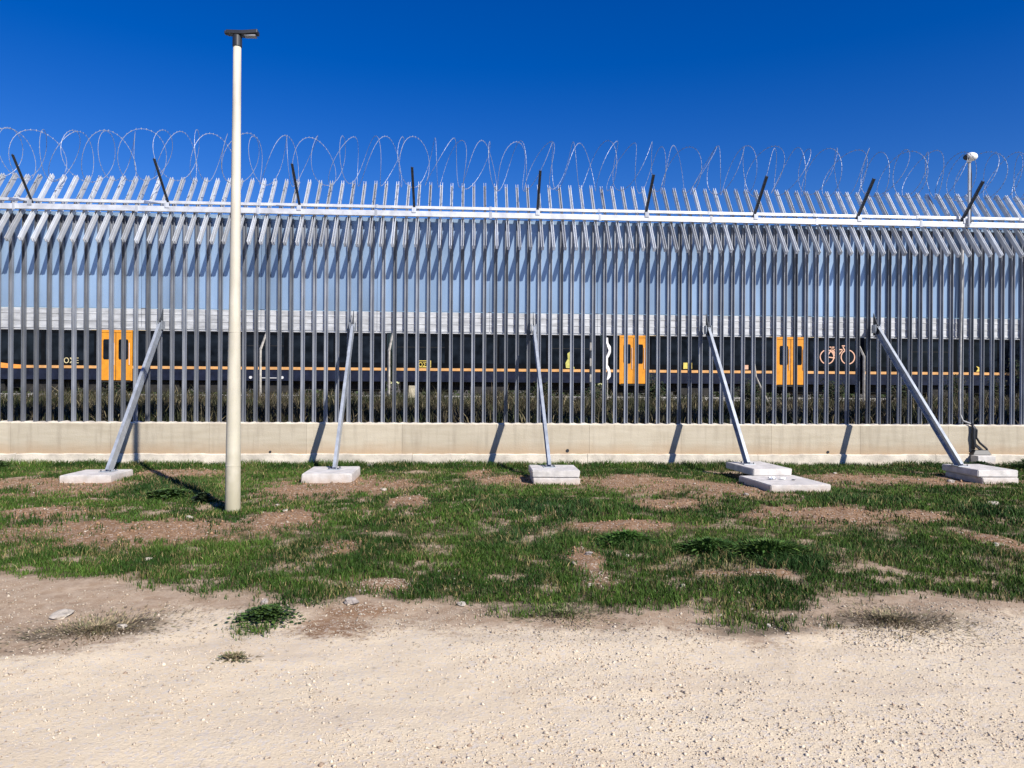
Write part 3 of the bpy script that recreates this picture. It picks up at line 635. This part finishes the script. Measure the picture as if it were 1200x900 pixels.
# ------------------------------------------------------------------ weeds in front of the wall
leaf_m = mat_tint('weed_leaf', .5)
def weed(x, y, w, h, n, cols, lb, leaf=.035, narrow=False, name='weed_clump'):
    P = []; Fc = []; col = []; z0 = float(height(np.array([x]), np.array([y]))[0])
    for i in range(n):
        r = abs(random.gauss(0, .45)); a = random.uniform(0, 6.28); hx = math.cos(a) * r * w; hy = math.sin(a) * r * w * .8
        hz = h * random.uniform(.15, 1) * max(.2, 1 - r * r * .8); d = Vector((math.cos(a) * (.3 + r), math.sin(a) * (.3 + r), random.uniform(-.1, 1.2 if narrow else .6))).normalized()
        s = d.cross(Vector((random.uniform(-.3, .3), random.uniform(-.3, .3), 1))).normalized(); l_ = leaf * random.uniform(.6, 1.4); ww = l_ * (.12 if narrow else .42)
        p = Vector((hx, hy, hz * .8)); q = len(P)
        P += [p - d * l_ * .5, p + s * ww, p + d * l_ * .55 - Vector((0, 0, l_ * .15)), p - s * ww]; Fc += [(q, q + 1, q + 2), (q, q + 2, q + 3)]
        c = random.choice(cols); k = random.uniform(.7, 1.3); col += [[c[0] * k, c[1] * k, c[2] * k]] * 4
    o = link(name, bulk(name, np.array([tuple(p) for p in P]), np.array(Fc), leaf_m, np.array(col))); o.location = (x, y, z0)
    return tag(o, lb, 'weed')
DG = [(.04, .075, .02), (.06, .11, .028), (.09, .15, .035), (.03, .055, .02)]; DRY = [(.30, .24, .15), (.22, .17, .11), (.16, .15, .08)]
weed(-1.50, -10.22, .26, .12, 1500, DG, 'dark green weed clump standing out on the gravel below the lamp post', .03)
weed(-1.48, -11.08, .13, .05, 260, DRY + [(.12, .14, .06)], 'small dry grey-green weed on open gravel', .04, True)
weed(-4.55, -4.35, .55, .14, 2600, DG, 'broad leafy dark weed patch left of the lamp post, in its shadow', .055)
weed(-3.85, -4.9, .25, .18, 700, [(.03, .055, .025), (.05, .07, .03)], 'darkest small weed right beside the lamp post base, upper left', .05)
weed(3.05, -8.55, .55, .17, 3000, [(.035, .075, .018), (.06, .12, .028), (.08, .13, .03)], 'tallest dark grass tuft right of the middle in the lawn', .09, True)
weed(2.50, -8.35, .40, .14, 1900, [(.035, .08, .02), (.065, .12, .03)], 'dark grass tuft just left of the tallest tuft', .08, True)
weed(1.72, -7.95, .40, .17, 1700, [(.05, .11, .025), (.07, .14, .03)], 'long grass tuft above the pale soil streak', .09, True)
weed(-2.62, -10.46, .75, .035, 2600, DRY + [(.12, .10, .07)], 'wide matted patch of dead dry weeds on the dirt left of the green clump', .035, True)
weed(3.2, -10.44, .95, .03, 2600, DRY + [(.12, .10, .07)], 'wide matted patch of dead brown weeds where the grass ends on the right', .035, True)
weed(0.75, -10.28, .55, .03, 1200, [(.12, .13, .06), (.2, .17, .11)], 'thin grey-green matted weeds on the gravel fringe at the centre', .035, True)
weed(10.5, -1.25, .55, .25, 1800, [(.025, .06, .02), (.04, .08, .03)], 'dark weeds behind the rightmost slabs against the wall', .07, True)
weed(11.9, -1.1, .8, .32, 2200, [(.025, .06, .02), (.04, .08, .03)], 'tallest dark weeds along the wall at the right edge', .08, True)
weed(-9.4, -1.1, .7, .28, 1800, [(.05, .10, .03), (.07, .13, .04)], 'tall grass tuft against the wall at the left edge', .09, True)

# ------------------------------------------------------------------ beyond the wall: embankment, weeds, track
def emb_h(x, y):
    return np.interp(y, [.15, 2, 8, 11, 11.4, 18.5, 24, 60], [.74, .76, .96, 1.08, 1.10, 1.08, .8, .8]) + .05 * (fbm(x, y, .6, 201, 3) - .5) * 2 * np.clip((y - .2) / 1, 0, 1) * (y < 11)
def build_embankment():
    xs = axis(-26, 30, .4, [-2500, -600, -150, -60, -40, -30, 34, 45, 60, 150, 600, 2500]); ys = axis(.2, 19, .3, [24, 30, 60, 150, 600, 2500])
    X, Y = np.meshgrid(xs, ys); nx, ny = len(xs), len(ys); x = X.ravel(); y = Y.ravel()
    i = (np.arange(ny - 1)[:, None] * nx + np.arange(nx - 1)[None, :]).ravel(); f = np.stack([i, i + 1, i + nx + 1, i + nx], 1)
    me = bulk('embankment', np.stack([x, y, emb_h(x, y)], 1), f, mat('dark_weedy_soil', (.11, .085, .055), .95, 0, .3, 1.5, .6, 20, col2=(.05, .05, .03)))
    tag(link('embankment', me), kind='structure')
build_embankment()
def build_weeds():
    n = 95000; x = rng.uniform(-17, 21, n); y = .6 + 11.2 * rng.uniform(0, 1, n) ** .9
    cl = fbm(x, y, .7, 211, 4); k = rng.uniform(0, 1, n) < np.clip((cl - .22) * 3, .15, 1); x, y, cl = x[k], y[k], cl[k]
    h = rng.uniform(.06, .30, len(x)) * (.4 + 1.6 * cl) * (1 + .5 * (rng.uniform(0, 1, len(x)) < .12)) ; w = rng.uniform(.012, .03, len(x))
    t = np.clip((fbm(x, y, .9, 221, 4) - .35) / .3, 0, 1)[:, None]
    c = np.array([.032, .040, .018]) * (1 - t) + np.array([.066, .054, .036]) * t
    lt = rng.uniform(0, 1, (len(x), 1)); c = np.where(lt < .10, np.array([.20, .17, .10]), c); c = c * rng.uniform(.4, 1.5, (len(x), 1))
    tag(blades('dry_weeds', x, y, emb_h(x, y), h, w, c, grass_m, .9), kind='stuff')
build_weeds()
rust = mat('worn_rail_steel', (.30, .26, .23), .4, .6, .2, 10)
rail_top = mat('polished_rail', (.72, .70, .66), .3, .5, .1, 10)
sleeper_m = mat('old_sleeper', (.16, .13, .10), .9, 0, .2, 8)
for nm, y0, zt, lb in (('railway_track', 12.3, 1.245, 'empty weedy railway track in front of the train'), ('railway_track', 15.73, 1.20, 'railway track that the train stands on')):
    t = tag(empty(nm, (0, y0 + .72, 1.08)), lb, 'railway track', 'railway tracks')
    for yy in (-.72, .72):
        z = zt - 1.08
        link('rail', MB().box(-45, 45, yy - .033, yy + .033, z - .035, z).box(-45, 45, yy - .01, yy + .01, z - .13, z - .036).mesh('rail', rail_top if y0 < 13 else rust), t)
    sm = MB().box(-.12, .12, -1.25, 1.25, -.04, .035).mesh('sleeper', sleeper_m)
    for i in range(-40, 45): 
        o = link('sleeper', sm, t); o.location = (i * .6, 0, 0)
b = MB()
# concrete marker and leftover posts by the track
conc_d = mat('weathered_marker_concrete', (.42, .38, .28), .9, 0, .2, 6, .4, 40)
o = MB().raw([(-.19, -.12, -.2), (.19, -.12, -.2), (.19, .12, -.2), (-.19, .12, -.2), (-.15, -.09, .62), (.15, -.09, .62), (.15, .09, .62), (-.15, .09, .62)],
             [(0, 3, 2, 1), (4, 5, 6, 7), (0, 1, 5, 4), (1, 2, 6, 5), (2, 3, 7, 6), (3, 0, 4, 7)]).obj('marker_stone', conc_d, None, .02)
o.location = (-1.955, 10, 1.03); tag(o, 'stubby weathered concrete marker beside the track', 'marker stone')
old_m = mat('old_white_post', (.40, .38, .34), .85, 0, .25, 6, .3, 30)
def old_post(x, y, zt, lean, lb):
    z0 = float(emb_h(np.array([x]), np.array([y]))[0]) - .15
    MBo = MB().tube([(0, 0, 0), (0, 0, zt - .65 - z0), (lean, .30, zt - z0)], [.05, .045, .035], 4)
    o = MBo.obj('old_fence_post', old_m); o.location = (x, y, z0); return tag(o, lb, 'old post', 'old cranked posts along the track')
old_post(-7.46, 11, 3.55, .14, 'old thin white cranked post just right of the lamp post beyond the fence')
old_post(-2.90, 11, 3.55, .10, 'old thin white cranked post just right of the second brace beyond the fence')
old_post(14.75, 11, 3.5, -.16, 'old thin cranked post in front of the bicycle symbol end of the train')
o = MB().tube([(0, 0, 0), (-.32, 0, .62), (-.52, 0, 1.05), (-.60, .05, 1.9)], [.03, .03, .025, .015], 6).obj('leaning_stick', old_m); o.location = (10.75, 10, 1.0)
tag(o, 'thin bent pale stick leaning left before the third orange door', 'stick')
# banded post
bp_ = tag(empty('banded_post', (4.43, 11, .95)), 'slim black and white banded post by the train, left of the middle orange door', 'railway post')
for k in range(9): MB().tube([(0, 0, k * .29), (0, 0, (k + 1) * .29 - .003)], .045, 8).obj('band', old_m if k % 2 else dark_steel, bp_)
# torn plastic on a post
tp = tag(empty('snagged_plastic', (5.06, 11, 1.0)), 'torn white plastic strip caught on a thin stake before the middle orange door', 'plastic')
MB().tube([(0, .02, 0), (0, .02, 2.45)], .018, 6).obj('stake', old_m, tp)
V = []; F = []
for k in range(15):
    z = .9 + k * .11; w = .03 + .035 * abs(math.sin(k * 1.3)); xo = .07 * math.sin(k * .8); V += [(xo - w, -.03 + .03 * math.sin(k), z), (xo + w, -.02, z + .02), (xo + w, 0, z + .02), (xo - w, -.01 + .03 * math.sin(k), z)]
    if k:
        q = (k - 1) * 4
        for j in range(4): F.append((q + j, q + (j + 1) % 4, q + 4 + (j + 1) % 4, q + 4 + j))
MB().raw(V, F).obj('strip', litter_m, tp)

# ------------------------------------------------------------------ the train
navy = mat('navy_train_paint', (.012, .016, .034), .35, 0, .2, 4, spec=.25)
blackp = mat('black_window_band', (.006, .007, .009), .2, 0, .2, 3, spec=.05)
glass_t = mat('dark_train_glass', (.010, .014, .020), .10, 0, .3, 2, spec=.05)
orange = mat('orange_door_paint', (0.688, 0.284, 0.026), .35, 0, .08, 5)
salmon = mat('faded_orange_stripe', (0.636, 0.344, 0.129), .4, 0, .12, 3)
cream = mat('cream_header', (.70, .55, .30), .4, 0, .1, 4)
whitep = mat('white_train_paint', (0.619, 0.628, 0.636), .4, 0, .06, 4)
roofm = mat('grey_train_roof', (.38, .39, .40), .6, 0, .12, 2)
under_m = mat('dark_underframe', (.022, .021, .02), .8, .2, .3, 6)
yellow = mat('yellow_lettering', (.75, .58, .12), .5, 0, .1, 9)
pinkish = mat('pale_orange_symbol', (.72, .42, .28), .5, 0, .1, 9)
TY = 15.0
def text_mesh(s, size, m):
    cu = bpy.data.curves.new('t', 'FONT'); cu.body = s; cu.size = size; cu.extrude = .003; ob = bpy.data.objects.new('t', cu)
    C.objects.link(ob); dg = bpy.context.evaluated_depsgraph_get(); dg.update(); me = bpy.data.meshes.new_from_object(ob.evaluated_get(dg)); bpy.data.objects.remove(ob)
    me.materials.clear(); me.materials.append(m); return me
def car(x0, x1, label, doors=(), cab=None):
    t = tag(empty('train_car', ((x0 + x1) / 2, TY, 1.2)), label, 'train carriage', 'coupled cars of the train behind the fence'); cx = (x0 + x1) / 2
    def ad(name, mb, m, parent=t, bevel=0):
        mb.v = [(v[0] - cx, v[1] - TY, v[2] - 1.2) for v in mb.v]; return mb.obj(name, m, parent, bevel)
    rp = [(2.9, 4.0), (2.9, 3.9), (0, 3.9), (0, 4.0), (.18, 4.35), (.6, 4.62), (1.45, 4.75), (2.3, 4.62), (2.72, 4.35)]
    mb = MB().raw([(x0, TY + a, b) for a, b in rp] + [(x1, TY + a, b) for a, b in rp], [tuple(range(9)), tuple(range(17, 8, -1))] + [(i, 9 + i, 9 + (i + 1) % 9, (i + 1) % 9) for i in range(9)])
    ad('roof', mb, roofm)
    ad('body', MB().box(x0, x1, TY + .02, TY + 2.88, 1.80, 3.895), navy)
    # side skins between the doors
    cuts = [x0] + [v for d in doors for v in (d[0] - .05, d[1] + .05)] + [x1]
    for a, b in zip(cuts[::2], cuts[1::2]):
        ad('window_band', MB().box(a, b, TY - .004, TY + .018, 2.385, 3.80), blackp)
        s0 = a
        if cab is not None and a == x0: s0 = cab
        ad('stripe', MB().box(s0, b, TY - .012, TY + .016, 2.255, 2.365), salmon)
        ad('skirt', MB().box(a, b, TY - .002, TY + .017, 1.80, 2.228), navy)
        n = max(1, int((b - a - .3) / 1.75)); p = (b - a - .2) / n
        for k in range(n):
            wa = a + .1 + p * k + .08; wb = wa + p - .16
            w = ad('window', MB().box(wa, wb, TY - .010, TY - .005, 2.58, 3.66), glass_t)
            q = MB().box(wa, wb, TY - .016, TY - .011, 3.22, 3.245); ad('window_bar', q, under_m, w) if (k * 7 + int(a * 3)) % 3 == 0 else None
    hc = [x0] + [v for d in doors for v in (d[0] - .35, d[1] + .75)] + [x1]
    for a, b in zip(hc[::2], hc[1::2]): 
        if b > a: ad('cantrail', MB().box(a, b, TY - .006, TY + .016, 3.806, 4.01), whitep)
    for d in doors:
        ad('door_header', MB().box(max(x0, d[0] - .345), d[0] - .052, TY - .006, TY + .016, 3.806, 4.01).box(d[1] + .052, min(x1, d[1] + .745), TY - .006, TY + .016, 3.806, 4.01), cream)
        ad('door_frame', MB().box(d[0] - .045, d[1] + .045, TY - .012, TY + .015, 3.72, 4.01).box(d[0] - .045, d[0] + .02, TY - .012, TY + .015, 1.76, 3.715).box(d[1] - .02, d[1] + .045, TY - .012, TY + .015, 1.76, 3.715), orange)
        m_ = (d[0] + d[1]) / 2
        for a, b in ((d[0] + .026, m_ - .012), (m_ + .012, d[1] - .026)):
            lf = ad('door_leaf', MB().box(a, b, TY + .004, TY + .014, 1.78, 3.71), orange, bevel=.003)
            ad('door_window', MB().plate([(a + .13, 2.62), (b - .13, 2.62), (b - .10, 2.68), (b - .10, 3.38), (b - .13, 3.44), (a + .13, 3.44), (a + .10, 3.38), (a + .10, 2.68)], TY - .001, TY + .003), glass_t, lf)
            ad('handrail', MB().tube([(b - .05, TY - .02, 2.4), (b - .05, TY - .02, 3.3)], .012, 6), whitep, lf)
        ad('door_step', MB().box(d[0], d[1], TY - .06, TY + .02, 1.70, 1.755), under_m)
    ad('underframe', MB().box(x0 + .3, x1 - .3, TY + .35, TY + 2.5, 1.45, 1.795), under_m)
    L = x1 - x0; bxs = [x0 + 1.5, x1 - 1.5] if L > 10.5 else [x0 + 1.4, x1 - 1.4]
    for q in bxs:
        bg_ = ad('bogie', MB().box(q - 1.1, q + 1.1, TY + .45, TY + .6, 1.38, 1.62).box(q - 1.1, q + 1.1, TY + 2.2, TY + 2.35, 1.38, 1.62).box(q - .25, q + .25, TY + .5, TY + 2.3, 1.4, 1.6), under_m)
        for s in (-.8, .8):
            ad('wheel', MB().tube([(q + s, TY + .72, 1.62), (q + s, TY + .84, 1.62)], .41, 20), rust, bg_)
            ad('axle_box', MB().box(q + s - .14, q + s + .14, TY + .34, TY + .445, 1.5, 1.74), under_m, bg_)
    k = x0 + 3.2
    while k < x1 - 3.6:
        ad('equipment_box', MB().box(k, k + 1.5, TY + .2, TY + 1.2, 1.30, 1.78), under_m, bevel=.02); k += 2.3
    return t, ad
tA, adA = car(-23.5, -3.42, 'longest train car at the left, orange swoosh at its end', doors=((-14.96, -13.72),), cab=-17.9)
# swoosh rising towards the cab
V = []; F = []
for i in range(13):
    u = i / 12; xx = -17.9 - 3.4 * u; zc = 2.305 + .62 * u ** 1.9; w = .07 + .16 * u ** 1.2
    V += [(xx, TY - .013, zc - w), (xx, TY - .013, zc + w), (xx, TY + .001, zc + w), (xx, TY + .001, zc - w)]
    if i:
        q = (i - 1) * 4
        for j in range(4): F.append((q + j, q + (j + 1) % 4, q + 4 + (j + 1) % 4, q + 4 + j))
F += [(0, 1, 2, 3), (51, 50, 49, 48)]
adA('swoosh', MB().raw(V, F), mat('bright_orange_swoosh', (.85, .32, .06), .4, 0, .08, 5))
tB, adB = car(-3.18, 5.50, 'short train car between the second brace and the banded post')
tC, adC = car(5.74, 16.70, 'train car with two orange double doors and a bicycle symbol', doors=((6.36, 7.45), (13.10, 14.33)))
tD, adD = car(16.94, 31.0, 'rightmost train car without doors, its far part hidden by tall dark shrubs')
def lettering(tt, cx, s, size, x, z, m):
    me = text_mesh(s, size, m); o = link('lettering', me, tt); o.rotation_euler = (R_(90), 0, 0); o.location = (x - cx, -.016, z - 1.2); return o
lettering(tA, (-23.5 - 3.42) / 2, 'ΟΣΕ', .30, -16.38, 2.46, mat('cream_lettering', (.72, .62, .34), .5))
lettering(tB, (-3.18 + 5.5) / 2, 'ΟΣΕ', .24, -2.12, 2.43, yellow)
def frame_(ad, x0, x1, z0, z1, m, w=.025, nm='logo_frame'):
    ad(nm, MB().box(x0, x1, TY - .016, TY - .005, z0, z0 + w).box(x0, x1, TY - .016, TY - .005, z1 - w, z1).box(x0, x0 + w, TY - .0165, TY - .0055, z0 + w, z1 - w).box(x1 - w, x1, TY - .0165, TY - .0055, z0 + w, z1 - w), m)
frame_(adB, -2.22, -1.60, 2.40, 2.68, yellow)
adC('logo', MB().box(9.05, 9.42, TY - .017, TY - .005, 2.42, 2.68), yellow)
adC('logo', MB().box(11.62, 11.86, TY - .017, TY - .005, 2.42, 2.60), pinkish)
adD('logo', MB().plate([(21.95, 2.40), (22.25, 2.40), (22.14, 2.50), (22.25, 2.64), (22.1, 2.58), (21.95, 2.64), (22.04, 2.52)], TY - .017, TY - .005), yellow)
# yellow-green tag painted on car B
adB('graffiti', MB().plate([(4.05, 2.42), (4.42, 2.40), (4.30, 2.60), (4.22, 2.72), (4.32, 2.95), (4.20, 3.10), (4.10, 3.02), (4.12, 2.80), (4.02, 2.62)], TY - .017, TY - .004), mat('yellow_graffiti', (.50, .48, .12), .6))
for xx in (-8.95, -7.68): adA('marker_light', MB().tube([(xx, TY - .05, 1.93), (xx, TY + .0, 1.93)], .06, 10), whitep)
adA('step_rail', MB().box(-8.5, -7.9, TY - .04, TY - .02, 1.9, 1.93), whitep)
# bicycle symbol (flat print, built thin)
def ring(cx_, cz_, r, w=.022, n=22):
    mb = MB(); V = []; F = []
    for i in range(n):
        a = 2 * math.pi * i / n
        for rr_, y in ((r - w, TY - .018), (r + w, TY - .018), (r + w, TY - .011), (r - w, TY - .011)): V.append((cx_ + rr_ * math.cos(a), y, cz_ + rr_ * math.sin(a)))
    for i in range(n):
        q = i * 4; p = ((i + 1) % n) * 4
        for j in range(4): F.append((q + j, q + (j + 1) % 4, p + (j + 1) % 4, p + j))
    return mb.raw(V, F)
def barp(mb, x0, z0, x1, z1, w=.022):
    d = Vector((x1 - x0, z1 - z0)).normalized(); nrm = Vector((-d.y, d.x)) * w
    return mb.plate([(x0 - nrm.x, z0 - nrm.y), (x1 - nrm.x, z1 - nrm.y), (x1 + nrm.x, z1 + nrm.y), (x0 + nrm.x, z0 + nrm.y)], TY - .0195, TY - .0105)
wl_, wr_ = (15.30, 2.98), (16.22, 2.98)
sym = adC('bicycle_symbol', ring(*wl_, .30), pinkish)
def sub(nm, mb): mb.v = [(v[0] - (5.74 + 16.70) / 2, v[1] - TY, v[2] - 1.2) for v in mb.v]; mb.obj(nm, pinkish, sym)
sub('symbol_wheel', ring(*wr_, .30))
fr = MB(); pdl = (15.70, 2.93)
for a in ((wl_[0], wl_[1], 15.52, 3.36), (15.52, 3.36, 15.50, 3.42), (wl_[0], wl_[1], *pdl), (15.50, 3.30, 16.00, 3.30), (*pdl, 16.0, 3.30), (*pdl, 15.48, 3.36), (16.0, 3.42, *wr_), (15.40, 3.40, 15.62, 3.40), (15.95, 3.46, 16.18, 3.46), (15.56, 3.34, 15.72, 2.93)): fr = barp(fr, *a)
sub('symbol_frame', fr)

# ------------------------------------------------------------------ shrubs beyond
def shrub(x, y, w, h, n, cols, lb, leaf=.09):
    z0 = float(emb_h(np.array([x]), np.array([y]))[0]); t = tag(empty('shrub', (x, y, z0)), lb, 'shrub', 'dark shrubs between fence and train')
    st = MB(); P = []; Fc = []; col = []
    for k in range(9):
        a = random.uniform(0, 6.28); r = random.uniform(.1, .9) * w; tip = Vector((math.cos(a) * r, math.sin(a) * r * .7, h * random.uniform(.5, 1))); mid_ = tip * .5 + Vector((0, 0, h * .08))
        st.tube([(0, 0, -.05), mid_, tip], [.022, .014, .005], 5)
        for _ in range(n // 9):
            u = random.uniform(.15, 1.05); c = (mid_ * (2 * u) if u < .5 else mid_.lerp(tip, (u - .5) * 2)) + Vector((random.gauss(0, .10), random.gauss(0, .10), random.gauss(0, .08)))
            d = Vector((random.gauss(0, 1), random.gauss(0, 1), random.gauss(0, .7))).normalized(); s = d.orthogonal().normalized(); l_ = leaf * random.uniform(.5, 1.2); q = len(P)
            P += [c - d * l_ * .5, c + s * l_ * .25, c + d * l_ * .5, c - s * l_ * .25]; Fc += [(q, q + 1, q + 2), (q, q + 2, q + 3)]
            cc_ = random.choice(cols); kk = random.uniform(.6, 1.3); col += [[cc_[0] * kk, cc_[1] * kk, cc_[2] * kk]] * 4
    st.obj('stem', sleeper_m, t); link('foliage', bulk('foliage', np.array([tuple(p) for p in P]), np.array(Fc), leaf_m, np.array(col)), t)
    return t
SH = [(.022, .038, .018), (.035, .045, .02), (.05, .045, .028)]
for x, y, w, h, n, lb in ((21.2, 11, .8, 1.75, 2600, 'tall dark shrub hiding the right end of the train'), (24.7, 13.6, 1.3, 4.1, 9000, 'tallest dark bush past the tail of the last train car'), (19.0, 12, .5, 1.25, 1300, 'dark shrub left of the conduit in front of the last car'), (20.2, 11.5, .4, 1.0, 900, 'low dark shrub just left of the tall one at the right'),
    (6.5, 10, .45, 1.0, 1300, 'dark shrub under the middle orange door'), (13.3, 10.5, .5, .95, 1200, 'dark green shrub under the right orange door'), (10.2, 10.5, .7, .9, 1500, 'wide dark shrub between the two orange doors of the same car'),
    (15.9, 10.5, .5, .8, 1000, 'low dark shrub under the bicycle symbol'), (24.6, 12.5, 1.3, 3.1, 5200, 'dark shrub at the far right edge of the view'), (2.5, 10, .6, .75, 1100, 'brownish low shrub right of the middle brace'), (-12.4, 10.5, .5, .55, 700, 'low dark shrub right of the left orange door'), (-17.6, 9, .7, .6, 900, 'low olive shrub at the left edge under the swoosh'), (4.3, 9.5, .5, .7, 900, 'dark shrub at the foot of the banded post')):
    shrub(x, y, w, h, n, SH, lb)
def build_hedge():      # far side of the line, one continuous mass
    n = 52000; x = rng.uniform(-34, 42, n); y = rng.normal(26, 1.2, n); top = 3.2 + 1.3 * fbm(x, x * 0, .25, 301, 4); z = .8 + (top - .8) * rng.uniform(0, 1, n) ** .8
    d = rng.normal(0, 1, (n, 3)); d /= np.linalg.norm(d, axis=1)[:, None]; s = np.cross(d, rng.normal(0, 1, (n, 3))); s /= np.linalg.norm(s, axis=1)[:, None]; l_ = rng.uniform(.12, .3, n)[:, None]
    c = np.stack([x, y, z], 1); P = np.stack([c - d * l_ * .5, c + s * l_ * .3, c + d * l_ * .5, c - s * l_ * .3], 1).reshape(-1, 3)
    b = np.arange(n)[:, None] * 4; f = np.concatenate([b + np.array([[0, 1, 2]]), b + np.array([[0, 2, 3]])])
    col = np.array([.04, .06, .025]) * rng.uniform(.5, 1.6, (n, 1)); tag(link('hedgerow', bulk('hedgerow', P, f, leaf_m, np.repeat(col, 4, axis=0))), kind='stuff')
build_hedge()
